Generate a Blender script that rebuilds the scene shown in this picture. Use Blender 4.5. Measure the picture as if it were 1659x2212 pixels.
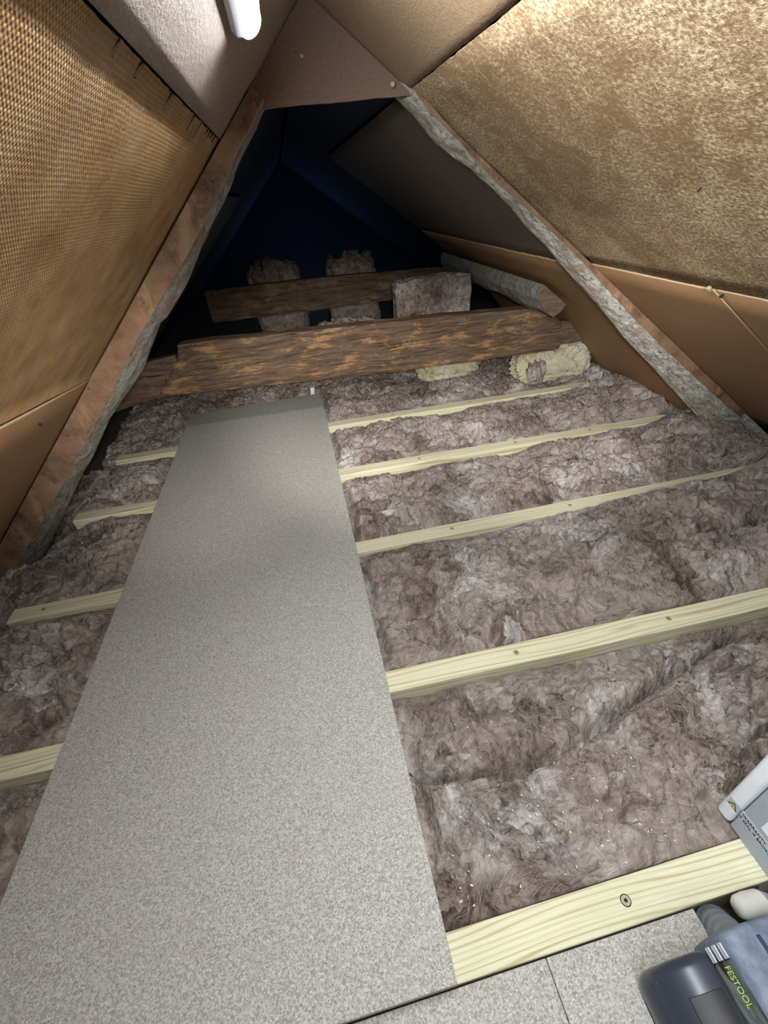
import bpy, math, random
import numpy as np
from mathutils import Matrix, Vector

random.seed(7)
rng = np.random.default_rng(11)
for o in list(bpy.data.objects):
    bpy.data.objects.remove(o)
S = bpy.context.scene
COL = S.collection

# ------------------------------------------------------------------ camera
CAM = np.array([-0.0395, -0.0712, 0.7731])
PITCH, ROLL, YAW, FPX = 0.6403, -0.1023, 0.1394, 938.7
f_ = np.array([math.sin(YAW) * math.cos(PITCH), math.cos(YAW) * math.cos(PITCH), -math.sin(PITCH)])
r0 = np.array([math.cos(YAW), -math.sin(YAW), 0.0])
u0 = np.cross(r0, f_)
r_ = r0 * math.cos(ROLL) + u0 * math.sin(ROLL)
u_ = -r0 * math.sin(ROLL) + u0 * math.cos(ROLL)
cd = bpy.data.cameras.new('camera')
cam = bpy.data.objects.new('camera', cd)
COL.objects.link(cam)
cd.sensor_fit = 'HORIZONTAL'
cd.sensor_width = 36.0
cd.lens = FPX / 1659.0 * 36.0
cd.clip_start = 0.01
M = Matrix.Identity(4)
for i in range(3):
    M[i][0], M[i][1], M[i][2], M[i][3] = r_[i], u_[i], -f_[i], CAM[i]
cam.matrix_world = M
S.camera = cam

# ------------------------------------------------------------------ world, light, exposure
W = bpy.data.worlds.new('world')
S.world = W
W.use_nodes = True
W.node_tree.nodes['Background'].inputs[0].default_value = (0.5, 0.65, 1.0, 1)
W.node_tree.nodes['Background'].inputs[1].default_value = 0.0
TUBE_STRENGTH = 150.0
TUBE_COLOR = (0.86, 0.94, 1.0, 1)
def lamp(name, typ, loc, aim, power, color, size, cone=None, blend=1.0):
    l = bpy.data.lights.new(name, typ); l.energy = power; l.color = color
    if typ == 'AREA': l.size = size
    else: l.shadow_soft_size = size
    if typ == 'SPOT': l.spot_size = cone; l.spot_blend = blend
    o = bpy.data.objects.new(name, l); COL.objects.link(o); o.location = loc
    o.rotation_euler = (Vector(aim) - Vector(loc)).to_track_quat('-Z', 'Y').to_euler()
    return o
# added fill behind the apex panel, without a fitting, to brighten the mid loft
lamp('panel_fill_spot', 'SPOT', (0.08, 1.065, 0.96), (0.2, 1.62, 0.0), 11.0, (0.97, 0.98, 1.0), 0.03, math.radians(106), 1.0)
# added fill at camera height: three narrow beams fanned to even the floor
for ax, ay, pw in ((0.12, 1.88, 105.0), (1.0, 1.62, 100.0), (-0.62, 1.75, 50.0)):
    lamp('front_fill_spot', 'SPOT', (-0.02, -0.12, 0.80), (ax, ay, 0.0), pw, (1.0, 0.98, 0.95), 0.025, math.radians(37), 1.0)
# added faint blue point lamp, tinting the dark far end
lamp('far_fill_point', 'POINT', (0.1, 5.0, 0.25), (0, 0, 0), 2.4, (0.42, 0.6, 1.0), 0.15)
S.view_settings.view_transform = 'Standard'
S.view_settings.look = 'None'
S.view_settings.gamma = 1.0
S.view_settings.use_curve_mapping = False
S.view_settings.exposure = 0.12

# ------------------------------------------------------------------ helpers
def tag(o, label=None, cat=None, group=None, kind=None):
    if label: o['label'] = label
    if cat: o['category'] = cat
    if group: o['group'] = group
    if kind: o['kind'] = kind
    return o

def empty(name, loc=(0, 0, 0), rz=0.0):
    o = bpy.data.objects.new(name, None)
    o.empty_display_size = 0.05
    COL.objects.link(o)
    o.location = loc
    o.rotation_euler = (0, 0, rz)
    return o

def mesh(name, verts, faces, mats, parent=None, smooth=False, uv=None, midx=None, loc=None):
    me = bpy.data.meshes.new(name)
    verts = np.asarray(verts, dtype=np.float64)
    if isinstance(faces, np.ndarray):
        nf, k = faces.shape
        me.vertices.add(len(verts))
        me.vertices.foreach_set('co', verts.ravel())
        me.loops.add(nf * k)
        me.loops.foreach_set('vertex_index', faces.ravel().astype(np.int32))
        me.polygons.add(nf)
        me.polygons.foreach_set('loop_start', np.arange(0, nf * k, k, dtype=np.int32))
        me.polygons.foreach_set('loop_total', np.full(nf, k, dtype=np.int32))
        me.update(calc_edges=True)
        me.validate()
    else:
        me.from_pydata([tuple(v) for v in verts], [], [tuple(f) for f in faces])
        me.update()
    if not isinstance(mats, (list, tuple)): mats = [mats]
    for m in mats: me.materials.append(m)
    if midx is not None:
        me.polygons.foreach_set('material_index', np.asarray(midx, dtype=np.int32))
    if smooth:
        me.polygons.foreach_set('use_smooth', np.ones(len(me.polygons), dtype=bool))
    if uv is not None:
        l = me.uv_layers.new(name='UVMap')
        idx = np.empty(len(me.loops), dtype=np.int32)
        me.loops.foreach_get('vertex_index', idx)
        l.data.foreach_set('uv', np.asarray(uv, dtype=np.float32)[idx].ravel())
    o = bpy.data.objects.new(name, me)
    COL.objects.link(o)
    if parent: o.parent = parent
    if loc is not None: o.location = loc
    return o

def bevel(o, w, seg=2, angle=0.6):
    m = o.modifiers.new('bevel', 'BEVEL')
    m.width = w; m.segments = seg; m.limit_method = 'ANGLE'; m.angle_limit = angle
    return o

def boxgeo(x0, x1, y0, y1, z0, z1):
    v = [(x0, y0, z0), (x1, y0, z0), (x1, y1, z0), (x0, y1, z0), (x0, y0, z1), (x1, y0, z1), (x1, y1, z1), (x0, y1, z1)]
    f = [(0, 3, 2, 1), (4, 5, 6, 7), (0, 1, 5, 4), (1, 2, 6, 5), (2, 3, 7, 6), (3, 0, 4, 7)]
    return v, f

def box(name, x0, x1, y0, y1, z0, z1, mat, parent=None, bev=0.0, seg=2, loc=None):
    v, f = boxgeo(x0, x1, y0, y1, z0, z1)
    o = mesh(name, v, f, mat, parent, loc=loc)
    if bev: bevel(o, bev, seg)
    return o

def merge(geos):
    V, Fc = [], []
    for v, f in geos:
        n = len(V)
        V += [tuple(p) for p in v]
        Fc += [tuple(i + n for i in q) for q in f]
    return V, Fc

def tubegeo(pts, radii, n=12, caps=True):
    pts = [Vector(p) for p in pts]
    V, Fc = [], []
    up = Vector((0.13, 0.31, 0.94))
    for i, p in enumerate(pts):
        d = (pts[min(i + 1, len(pts) - 1)] - pts[max(i - 1, 0)]).normalized()
        a = d.cross(up).normalized(); b = a.cross(d).normalized()
        r = radii[i] if isinstance(radii, (list, tuple)) else radii
        for k in range(n):
            t = 2 * math.pi * k / n
            V.append(tuple(p + a * (r * math.cos(t)) + b * (r * math.sin(t))))
    for i in range(len(pts) - 1):
        for k in range(n):
            k2 = (k + 1) % n
            Fc.append((i * n + k, i * n + k2, (i + 1) * n + k2, (i + 1) * n + k))
    if caps:
        Fc.append(tuple(range(n - 1, -1, -1)))
        Fc.append(tuple((len(pts) - 1) * n + k for k in range(n)))
    return V, Fc

# gradient noise
_perm = np.random.default_rng(3).permutation(512).astype(np.int64)
_ga = np.random.default_rng(4).uniform(0, 2 * np.pi, 512)
def perlin(x, y):
    x = np.asarray(x, float); y = np.asarray(y, float)
    xi = np.floor(x).astype(np.int64); yi = np.floor(y).astype(np.int64)
    xf = x - xi; yf = y - yi
    def g(ix, iy, dx, dy):
        h = _perm[(_perm[ix & 511] + iy) & 511]
        a = _ga[h]
        return np.cos(a) * dx + np.sin(a) * dy
    u = xf ** 3 * (xf * (xf * 6 - 15) + 10); v = yf ** 3 * (yf * (yf * 6 - 15) + 10)
    a = g(xi, yi, xf, yf); b = g(xi + 1, yi, xf - 1, yf)
    c = g(xi, yi + 1, xf, yf - 1); d = g(xi + 1, yi + 1, xf - 1, yf - 1)
    return 1.5 * ((a * (1 - u) + b * u) * (1 - v) + (c * (1 - u) + d * u) * v)
def fbm(x, y, o=4, gain=0.5):
    s = 0; a = 1.0
    for i in range(o):
        s = s + a * perlin(x * 2 ** i + 17.3 * i, y * 2 ** i - 9.1 * i); a *= gain
    return s
def sstep(a, b, x):
    t = np.clip((x - a) / (b - a), 0, 1)
    return t * t * (3 - 2 * t)

# ------------------------------------------------------------------ materials
class N:
    def __init__(s, name, rough=0.8, spec=0.3):
        s.m = bpy.data.materials.new(name); s.m.use_nodes = True
        s.t = s.m.node_tree; s.b = s.t.nodes['Principled BSDF']
        s.b.inputs['Roughness'].default_value = rough
        s.b.inputs['Specular IOR Level'].default_value = spec
    def n(s, typ, **kw):
        nd = s.t.nodes.new(typ)
        for k, v in kw.items(): setattr(nd, k, v)
        return nd
    def set(s, sock, v):
        if isinstance(v, bpy.types.NodeSocket): s.t.links.new(v, sock)
        elif v is not None: sock.default_value = v
    def coord(s, kind='Object'):
        return s.n('ShaderNodeTexCoord').outputs[kind]
    def vm(s, op, a, b=None, scale=None):
        nd = s.n('ShaderNodeVectorMath', operation=op)
        s.set(nd.inputs[0], a)
        if b is not None: s.set(nd.inputs[1], b)
        if scale is not None: s.set(nd.inputs['Scale'], scale)
        return nd.outputs[0]
    def math(s, op, a, b=None, clamp=False):
        nd = s.n('ShaderNodeMath', operation=op); nd.use_clamp = clamp
        s.set(nd.inputs[0], a)
        if b is not None: s.set(nd.inputs[1], b)
        return nd.outputs[0]
    def noise(s, vec, scale=5, detail=3, rough=0.5, dist=0.0, color=False):
        nd = s.n('ShaderNodeTexNoise')
        s.set(nd.inputs['Vector'], vec)
        nd.inputs['Scale'].default_value = scale; nd.inputs['Detail'].default_value = detail
        nd.inputs['Roughness'].default_value = rough; nd.inputs['Distortion'].default_value = dist
        return nd.outputs['Color' if color else 'Fac']
    def vor(s, vec, scale=5, feature='F1', out='Distance'):
        nd = s.n('ShaderNodeTexVoronoi', feature=feature)
        s.set(nd.inputs['Vector'], vec); nd.inputs['Scale'].default_value = scale
        return nd.outputs[out]
    def ramp(s, fac, stops, interp='LINEAR'):
        nd = s.n('ShaderNodeValToRGB'); s.set(nd.inputs[0], fac)
        cr = nd.color_ramp; cr.interpolation = interp
        while len(cr.elements) < len(stops): cr.elements.new(0.5)
        for e, (p, c) in zip(cr.elements, stops):
            e.position = p
            e.color = (c, c, c, 1) if isinstance(c, (int, float)) else (*c, 1)
        return nd.outputs[0]
    def mix(s, fac, a, b, mode='MIX'):
        nd = s.n('ShaderNodeMix', data_type='RGBA', blend_type=mode)
        s.set(nd.inputs[0], fac)
        for sock, v in ((nd.inputs[6], a), (nd.inputs[7], b)):
            s.set(sock, (*v, 1) if isinstance(v, tuple) and len(v) == 3 else v)
        return nd.outputs[2]
    def sep(s, v):
        nd = s.n('ShaderNodeSeparateXYZ'); s.set(nd.inputs[0], v); return nd.outputs
    def comb(s, x, y, z=0.0):
        nd = s.n('ShaderNodeCombineXYZ')
        for i, v in enumerate((x, y, z)): s.set(nd.inputs[i], v)
        return nd.outputs[0]
    def base(s, c):
        s.set(s.b.inputs['Base Color'], (*c, 1) if isinstance(c, tuple) else c)
    def bump(s, h, dist=0.002, strength=1.0):
        nd = s.n('ShaderNodeBump'); s.set(nd.inputs['Height'], h)
        nd.inputs['Distance'].default_value = dist; nd.inputs['Strength'].default_value = strength
        s.t.links.new(nd.outputs[0], s.b.inputs['Normal'])

def plain(name, c, rough=0.6, spec=0.4, metal=0.0):
    m = N(name, rough, spec); m.base(c); m.b.inputs['Metallic'].default_value = metal
    n = m.noise(m.coord(), 60, 3)
    m.base(m.mix(0.25, (*c, 1), m.mix(n, (c[0] * .6, c[1] * .6, c[2] * .6), (min(1, c[0] * 1.35), min(1, c[1] * 1.35), min(1, c[2] * 1.35)))))
    return m.m

def mat_chipboard():
    m = N('chipboard', 0.75, 0.25); c = m.coord()
    a = m.noise(c, 420, 3, 0.7)
    v = m.vor(c, 560, out='Color')
    g = m.math('ADD', m.math('MULTIPLY', a, 0.6), m.math('MULTIPLY', m.sep(v)[0], 0.4))
    col = m.ramp(g, [(0.2, (0.19, 0.17, 0.15)), (0.45, (0.36, 0.335, 0.30)), (0.62, (0.455, 0.43, 0.395)), (0.85, (0.65, 0.635, 0.60))])
    big = m.noise(c, 7, 3)
    col = m.mix(m.ramp(big, [(0.4, 0.0), (0.75, 0.25)]), col, (0.36, 0.33, 0.295))
    m.base(col); m.bump(g, 0.0008, 0.5)
    return m.m

def mat_insulation(name='mineral_wool', dark=(0.050, 0.032, 0.023), mid=(0.18, 0.130, 0.102), light=(0.45, 0.375, 0.325), white=(0.80, 0.785, 0.775), wamt=0.85, cell=12.0):
    m = N(name, 0.95, 0.06); c = m.coord()
    half = (0.5, 0.5, 0.5)
    w1 = m.vm('SUBTRACT', m.noise(c, 6.0, 3, 0.6, color=True), half)
    p1 = m.vm('ADD', c, m.vm('SCALE', w1, scale=0.20))
    w2 = m.vm('SUBTRACT', m.noise(c, 26, 3, 0.6, color=True), half)
    p2 = m.vm('ADD', p1, m.vm('SCALE', w2, scale=0.055))
    # clumps, each with its own fibre direction and tone
    def clump(p, sc):
        nd = m.n('ShaderNodeTexVoronoi', feature='F1'); m.set(nd.inputs['Vector'], p); nd.inputs['Scale'].default_value = sc
        return nd.outputs['Distance'], m.sep(nd.outputs['Color'])
    d1, r1 = clump(p2, cell)
    d2, r2 = clump(m.vm('ADD', p2, (3.3, 1.2, 0.7)), cell * 2.1)
    def streak(p, ang, sc):
        vr = m.n('ShaderNodeVectorRotate', rotation_type='Z_AXIS')
        m.set(vr.inputs['Vector'], p); m.set(vr.inputs['Angle'], ang)
        return m.noise(m.vm('MULTIPLY', vr.outputs[0], sc), 1, 5, 0.62)
    a1 = m.math('ADD', 0.9, m.math('MULTIPLY', r1[0], 2.6))
    a2 = m.math('ADD', 0.7, m.math('MULTIPLY', r2[0], 3.0))
    wv = m.vm('ADD', m.vm('SCALE', w2, scale=0.022), m.vm('SCALE', w1, scale=0.06))
    s1 = streak(m.vm('ADD', c, wv), a1, (12, 100, 45))
    s2 = streak(m.vm('ADD', c, wv), a2, (24, 220, 90))
    st = m.math('ADD', m.math('MULTIPLY', s1, 0.62), m.math('MULTIPLY', s2, 0.38))
    patch = m.noise(p1, 11, 4, 0.6)
    tone = m.math('ADD', m.math('MULTIPLY', st, 0.60), m.math('MULTIPLY', patch, 0.22))
    tone = m.math('ADD', tone, m.math('MULTIPLY', r1[1], 0.10))
    tone = m.math('ADD', tone, m.math('MULTIPLY', r2[1], 0.08))
    tone = m.math('ADD', tone, m.math('MULTIPLY', m.math('SUBTRACT', m.noise(p1, 4.0, 2), 0.5), 0.16))
    mm = tuple(0.45 * mid[k] + 0.55 * light[k] for k in range(3))
    col = m.ramp(tone, [(0.36, dark), (0.45, mid), (0.55, mm), (0.655, light)])
    wp = m.math('MULTIPLY', m.ramp(m.noise(p1, 6.0, 3, 0.5), [(0.47, 0.0), (0.70, 1.0)]), m.ramp(st, [(0.34, 0.0), (0.62, 1.0)]))
    wp = m.math('MULTIPLY', wp, m.ramp(r1[2], [(0.15, 0.15), (0.7, 1.0)]))
    col = m.mix(m.math('MULTIPLY', wp, wamt), col, (*white, 1))
    m.base(col)
    fine = m.noise(m.vm('MULTIPLY', p2, (300, 420, 200)), 1, 2, 0.6)
    b1 = m.n('ShaderNodeBump'); b1.inputs['Distance'].default_value = 0.030; b1.inputs['Strength'].default_value = 0.55
    m.set(b1.inputs['Height'], m.math('SUBTRACT', m.math('MULTIPLY', patch, 1.0), m.math('ADD', m.math('MULTIPLY', d1, 0.55), m.math('MULTIPLY', d2, 0.12))))
    b2 = m.n('ShaderNodeBump'); b2.inputs['Distance'].default_value = 0.010; b2.inputs['Strength'].default_value = 0.9
    m.set(b2.inputs['Height'], m.math('ADD', st, m.math('MULTIPLY', fine, 0.2)))
    m.t.links.new(b1.outputs[0], b2.inputs['Normal'])
    m.t.links.new(b2.outputs[0], m.b.inputs['Normal'])
    m.b.inputs['Sheen Weight'].default_value = 0.12
    m.b.inputs['Sheen Roughness'].default_value = 0.6
    return m.m

def mat_new_timber():
    m = N('new_timber', 0.7, 0.25); c = m.coord()
    oi = m.n('ShaderNodeObjectInfo').outputs['Random']
    off = m.comb(m.math('MULTIPLY', oi, 7.0), m.math('MULTIPLY', oi, 3.0), m.math('MULTIPLY', oi, 5.0))
    p = m.vm('ADD', c, off)
    w = m.vm('SCALE', m.vm('SUBTRACT', m.noise(p, 2.2, 1, color=True), (0.5, 0.5, 0.5)), scale=0.03)
    q = m.vm('ADD', p, w)
    qs = m.sep(q)
    fr = m.math('ADD', 330.0, m.math('MULTIPLY', oi, 700.0))
    bend = m.noise(m.vm('MULTIPLY', p, (0.9, 38, 38)), 1, 2, 0.5)
    ph = m.math('ADD', m.math('MULTIPLY', m.math('ADD', qs[1], m.math('MULTIPLY', qs[2], 0.8)), fr), m.math('MULTIPLY', bend, 22.0))
    rings = m.math('MULTIPLY', m.math('ADD', m.math('MULTIPLY', m.math('SINE', ph), 0.5), 0.5), m.ramp(m.noise(m.vm('MULTIPLY', p, (1.5, 60, 60)), 1, 2), [(0.3, 0.72), (0.6, 1.0)]))
    fine = m.noise(m.vm('MULTIPLY', q, (9, 700, 700)), 1, 3, 0.6)
    col = m.ramp(rings, [(0.0, (0.71, 0.68, 0.49)), (0.70, (0.67, 0.63, 0.43)), (0.90, (0.50, 0.43, 0.25)), (1.0, (0.45, 0.37, 0.20))])
    col = m.mix(m.ramp(fine, [(0.35, 0.3), (0.6, 0.0)]), col, (0.45, 0.40, 0.25))
    gr = m.noise(p, 4, 3)
    col = m.mix(m.ramp(gr, [(0.5, 0.0), (0.8, 0.5)]), col, (0.47, 0.47, 0.30))
    m.base(col); m.bump(m.math('ADD', fine, rings), 0.0006, 0.5)
    return m.m

def mat_old_timber(name, a, b, cc, ax=(3, 45, 45), seed=0.0, ck=1.0):
    m = N(name, 0.85, 0.15); c = m.vm('ADD', m.coord(), (seed, seed * .7, seed * .3))
    w = m.vm('SCALE', m.vm('SUBTRACT', m.noise(c, 5, 2, color=True), (0.5, 0.5, 0.5)), scale=0.03)
    q = m.vm('ADD', c, w)
    grain = m.noise(m.vm('MULTIPLY', q, ax), 1, 6, 0.7)
    col = m.ramp(grain, [(0.32, tuple(x * .45 for x in a)), (0.48, a), (0.68, b)])
    wear = m.noise(m.vm('MULTIPLY', q, (ax[0] * .9, ax[1] * .2, ax[2] * .2)), 1, 7, 0.72, 0.2)
    msk = m.math('MULTIPLY', m.ramp(wear, [(0.52, 0.0), (0.60, 1.0)]), m.ramp(grain, [(0.35, 0.0), (0.5, 1.0)]))
    col = m.mix(msk, col, (*cc, 1))
    crack = m.math('MULTIPLY', m.ramp(m.noise(m.vm('MULTIPLY', q, (ax[0] * .6, ax[1] * 1.1, ax[2] * 1.1)), 1, 2, 0.5), [(0.27, 1.0), (0.33, 0.0)]), ck)
    col = m.mix(crack, col, (0.02, 0.014, 0.01, 1))
    hole = m.ramp(m.vor(c, 26), [(0.05, 1.0), (0.09, 0.0)])
    col = m.mix(m.math('MULTIPLY', hole, 0.7), col, (0.02, 0.013, 0.01, 1))
    m.base(col)
    m.bump(m.math('SUBTRACT', grain, m.math('MULTIPLY', crack, 0.6)), 0.004, 0.8)
    return m.m

def mat_waney(name, k):
    m = N(name, 0.9, 0.1); c = m.coord()
    a = m.noise(m.vm('MULTIPLY', c, (26, 70, 26)), 1, 6, 0.7, 0.6)
    b = m.noise(c, 140, 4, 0.7)
    g = m.math('ADD', m.math('MULTIPLY', a, 0.6), m.math('MULTIPLY', b, 0.4))
    col = m.ramp(g, [(0.34, (0.035, 0.03, 0.024)), (0.46, (0.20 * k, 0.185 * k, 0.155 * k)), (0.58, (0.34 * k, 0.335 * k, 0.30 * k)), (0.74, (0.55 * k, 0.55 * k, 0.51 * k))])
    br = m.noise(c, 16, 4, 0.6)
    col = m.mix(m.ramp(br, [(0.5, 0.0), (0.68, 0.7)]), col, (0.23, 0.16, 0.10))
    m.base(col); m.bump(g, 0.006, 0.9)
    return m.m

def mat_hardboard(name, base, spk, amt, fine=260, scratch=0.5, patch=4.0, lo=0.46, hi=0.62, rough=0.75):
    m = N(name, rough, 0.25); c = m.coord('UV')
    n1 = m.noise(c, fine, 4, 0.75)
    n2 = m.noise(c, patch, 5, 0.62, 0.3)
    n3 = m.noise(c, patch * 6, 4, 0.7, 1.2)
    k = m.math('ADD', m.math('MULTIPLY', n2, 0.34), m.math('ADD', m.math('MULTIPLY', n3, 0.28), m.math('MULTIPLY', n1, 0.38)))
    msk = m.math('MULTIPLY', m.ramp(k, [(lo, 0.0), (hi, 1.0)]), m.ramp(n1, [(0.36, 0.1), (0.62, 1.0)]))
    col = m.mix(m.math('MULTIPLY', msk, amt), (*base, 1), (*spk, 1))
    dk = m.ramp(n1, [(0.30, 0.5), (0.5, 0.0)])
    col = m.mix(dk, col, tuple(x * .5 for x in base))
    # hair scratches and scuffs
    w = m.vm('SCALE', m.vm('SUBTRACT', m.noise(c, 6, 2, color=True), (0.5, 0.5, 0.5)), scale=0.12)
    q = m.vm('ADD', c, w)
    s1 = m.ramp(m.noise(m.vm('MULTIPLY', q, (7, 190, 1)), 1, 2, 0.5), [(0.70, 0.0), (0.78, 1.0)])
    s2 = m.ramp(m.noise(m.vm('MULTIPLY', m.vm('ADD', q, (3.1, 1.7, 0)), (160, 11, 1)), 1, 2, 0.5), [(0.69, 0.0), (0.77, 1.0)])
    sc = m.math('MULTIPLY', m.math('MAXIMUM', s1, s2), m.ramp(m.noise(c, 5.5, 2), [(0.45, 0.0), (0.6, 1.0)]))
    col = m.mix(m.math('MULTIPLY', sc, scratch), col, (*tuple(min(1, x * 1.15) for x in spk), 1))
    m.base(col)
    m.bump(m.math('ADD', n1, m.math('MULTIPLY', msk, 0.5)), 0.0018, 0.6)
    return m.m

def mat_mesh_board():
    m = N('screen_backed_hardboard', 0.85, 0.15); c = m.coord('UV')
    w = m.vm('SCALE', m.vm('SUBTRACT', m.noise(c, 9, 2, color=True), (0.5, 0.5, 0.5)), scale=0.006)
    q = m.sep(m.vm('ADD', c, w))
    P = 0.0043
    a = m.math('SINE', m.math('MULTIPLY', q[0], 2 * math.pi / P))
    b = m.math('SINE', m.math('MULTIPLY', q[1], 2 * math.pi / P))
    wv = m.math('MULTIPLY', a, b)
    rows = m.math('MULTIPLY', b, 0.35)
    h = m.math('ADD', m.math('MULTIPLY', m.math('ADD', wv, rows), 0.30), 0.5)
    n = m.noise(c, 240, 4, 0.75)
    big = m.noise(c, 10, 5, 0.6)
    g = m.math('ADD', m.math('MULTIPLY', h, m.ramp(m.noise(c, 16, 5, 0.65), [(0.3, 0.25), (0.7, 0.8)])), m.math('MULTIPLY', n, 0.42))
    col = m.ramp(g, [(0.22, (0.17, 0.09, 0.036)), (0.5, (0.37, 0.215, 0.095)), (0.85, (0.62, 0.44, 0.24))])
    col = m.mix(m.ramp(big, [(0.45, 0.0), (0.8, 0.45)]), col, (0.50, 0.40, 0.28))
    m.base(col); m.bump(g, 0.0028, 0.8)
    return m.m

CHIP = mat_chipboard()
WOOL = mat_insulation()
FIBRE = plain('mineral_wool_fibre', (0.36, 0.30, 0.265), 0.9, 0.1)
CREAM = mat_insulation('cream_mineral_wool', (0.30, 0.24, 0.12), (0.52, 0.46, 0.28), (0.66, 0.63, 0.45), (0.80, 0.81, 0.78), 0.7, 7.0)
GREYFLUFF = mat_insulation('old_grey_fluff', (0.05, 0.048, 0.04), (0.15, 0.15, 0.13), (0.30, 0.31, 0.28), (0.5, 0.5, 0.48), 0.4)
TIMBER = mat_new_timber()
OLDBEAM = mat_old_timber('old_beam_timber', (0.105, 0.066, 0.042), (0.19, 0.126, 0.083), (0.30, 0.175, 0.08), (8, 90, 120))
OLDDARK = mat_old_timber('dark_old_timber', (0.11, 0.075, 0.05), (0.19, 0.13, 0.09), (0.24, 0.16, 0.09), (6, 50, 42), 3.0)
RFRONT = mat_old_timber('rafter_face_timber', (0.19, 0.112, 0.066), (0.255, 0.158, 0.098), (0.30, 0.19, 0.11), (14, 60, 14), 5.0, 0.15)
WANEY = mat_waney('weathered_grey_timber', 0.85)
WANEYLIT = mat_waney('lit_grey_timber', 1.75)  # same grey timber, lightened to paint light on the right rafter underside
HB_SCUFF = mat_hardboard('scuffed_hardboard', (0.215, 0.127, 0.062), (0.70, 0.53, 0.325), 0.9, 190, 0.8, 3.2, 0.445, 0.575)
HB_PALE = mat_hardboard('pale_hardboard', (0.25, 0.195, 0.16), (0.38, 0.325, 0.28), 0.6, 190, 0.15, 3.0, 0.42, 0.62)
HB_SMOOTH = mat_hardboard('smooth_brown_hardboard', (0.275, 0.150, 0.070), (0.50, 0.36, 0.20), 0.25, 240, 0.55, 3.5, 0.50, 0.66, 0.6)
HB_TAN = mat_hardboard('tan_hardboard', (0.30, 0.19, 0.11), (0.52, 0.39, 0.25), 0.55, 220, 0.2, 3.5, 0.44, 0.64)
HB_GREYED = mat_hardboard('greyed_hardboard', (0.13, 0.105, 0.085), (0.22, 0.195, 0.17), 0.4, 220, 0.3, 3.5, 0.46, 0.66)  # darker, greyer hardboard for the sheets beyond the rafters
HB_RED = mat_hardboard('reddish_hardboard', (0.20, 0.125, 0.09), (0.30, 0.21, 0.16), 0.4, 220, 0.1, 3.5, 0.46, 0.66)
HB_EDGE = plain('torn_hardboard_edge', (0.48, 0.36, 0.22), 0.9, 0.1)
HB_MESH = mat_mesh_board()
FELT = plain('shade_dark_felt', (0.030, 0.038, 0.062), 0.9, 0.1)  # lining felt; the unlit far end's navy dark is painted into its colour
DUSTFLOOR = plain('dusty_plaster_back', (0.10, 0.085, 0.075), 0.95, 0.05)
STEEL = plain('dull_screw_steel', (0.42, 0.36, 0.22), 0.5, 0.4)
DARKREC = plain('screw_recess', (0.03, 0.025, 0.02), 0.95, 0.02)
WHITEPL = plain('white_enamel', (0.80, 0.82, 0.84), 0.4, 0.4)
GREYPL = plain('grey_enamel', (0.36, 0.39, 0.43), 0.5, 0.4)
STICK = plain('silver_seal_film', (0.46, 0.47, 0.52), 0.45, 0.4)
PAPER = plain('white_label_paper', (0.85, 0.86, 0.88), 0.7)
INK = plain('black_ink', (0.02, 0.02, 0.025), 0.7)
YELLOW = plain('warning_yellow', (0.62, 0.60, 0.13), 0.6)
NAVY = N('dark_glossy_plastic', 0.3, 0.45)
NAVY.base(NAVY.mix(NAVY.noise(NAVY.coord(), 9, 3), (0.022, 0.026, 0.038), (0.045, 0.05, 0.068)))
NAVY = NAVY.m
TOOLGREY = N('dusty_blue_grey_plastic', 0.6, 0.35)
_c = TOOLGREY.coord()
TOOLGREY.base(TOOLGREY.mix(TOOLGREY.ramp(TOOLGREY.noise(_c, 45, 5, 0.7), [(0.4, 0.0), (0.75, 0.8)]), (0.10, 0.125, 0.175), (0.24, 0.27, 0.33)))
TOOLGREY.bump(TOOLGREY.noise(_c, 300, 3), 0.0005, 0.4)
TOOLGREY = TOOLGREY.m
STRIP = mat_old_timber('scratched_nameplate', (0.06, 0.068, 0.062), (0.12, 0.13, 0.12), (0.15, 0.16, 0.15), (60, 9, 60), 2.0)
CHROME = plain('bright_metal', (0.72, 0.76, 0.84), 0.25, 0.5, 0.7)
GREENINK = plain('lime_lettering', (0.42, 0.52, 0.12), 0.6)
HOSE = plain('grey_hose_rubber', (0.17, 0.18, 0.19), 0.6)
CUFF = plain('pale_hose_cuff', (0.58, 0.56, 0.50), 0.65)
BLACKC = plain('black_cable_rubber', (0.02, 0.02, 0.022), 0.5)
SHAVE = plain('pale_wood_shavings', (0.85, 0.76, 0.58), 0.8)
m_ = bpy.data.materials.new('lit_diffuser'); m_.use_nodes = True
_b = m_.node_tree.nodes['Principled BSDF']
_b.inputs['Base Color'].default_value = (0.9, 0.9, 0.9, 1)
_b.inputs['Emission Color'].default_value = TUBE_COLOR
_b.inputs['Emission Strength'].default_value = TUBE_STRENGTH
DIFF = m_

# ------------------------------------------------------------------ setting: roof slopes, gables, floor
ML, CL = 0.95, 0.98          # left slope  z = CL + ML x
MR, CR = -0.757, 1.097        # right slope z = CR + MR x
LN = math.hypot(1, ML); RN = math.hypot(1, MR)
nL = np.array([ML, 0, -1.0]) / LN      # inward normals
nR = np.array([MR, 0, -1.0]) / RN
XA = (CR - CL) / (ML - MR); ZA = CL + ML * XA
FLZ = -0.10
YB, YF = -1.7, 6.0
xl0 = (FLZ - CL) / ML; xr0 = (FLZ - CR) / MR

def slope_pt(side, x, y, off=0.0):
    n = nL if side == 'L' else nR
    z = (CL + ML * x) if side == 'L' else (CR + MR * x)
    return np.stack([np.asarray(x) + n[0] * off, np.asarray(y) + 0 * np.asarray(x), z + n[2] * off], -1)

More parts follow.
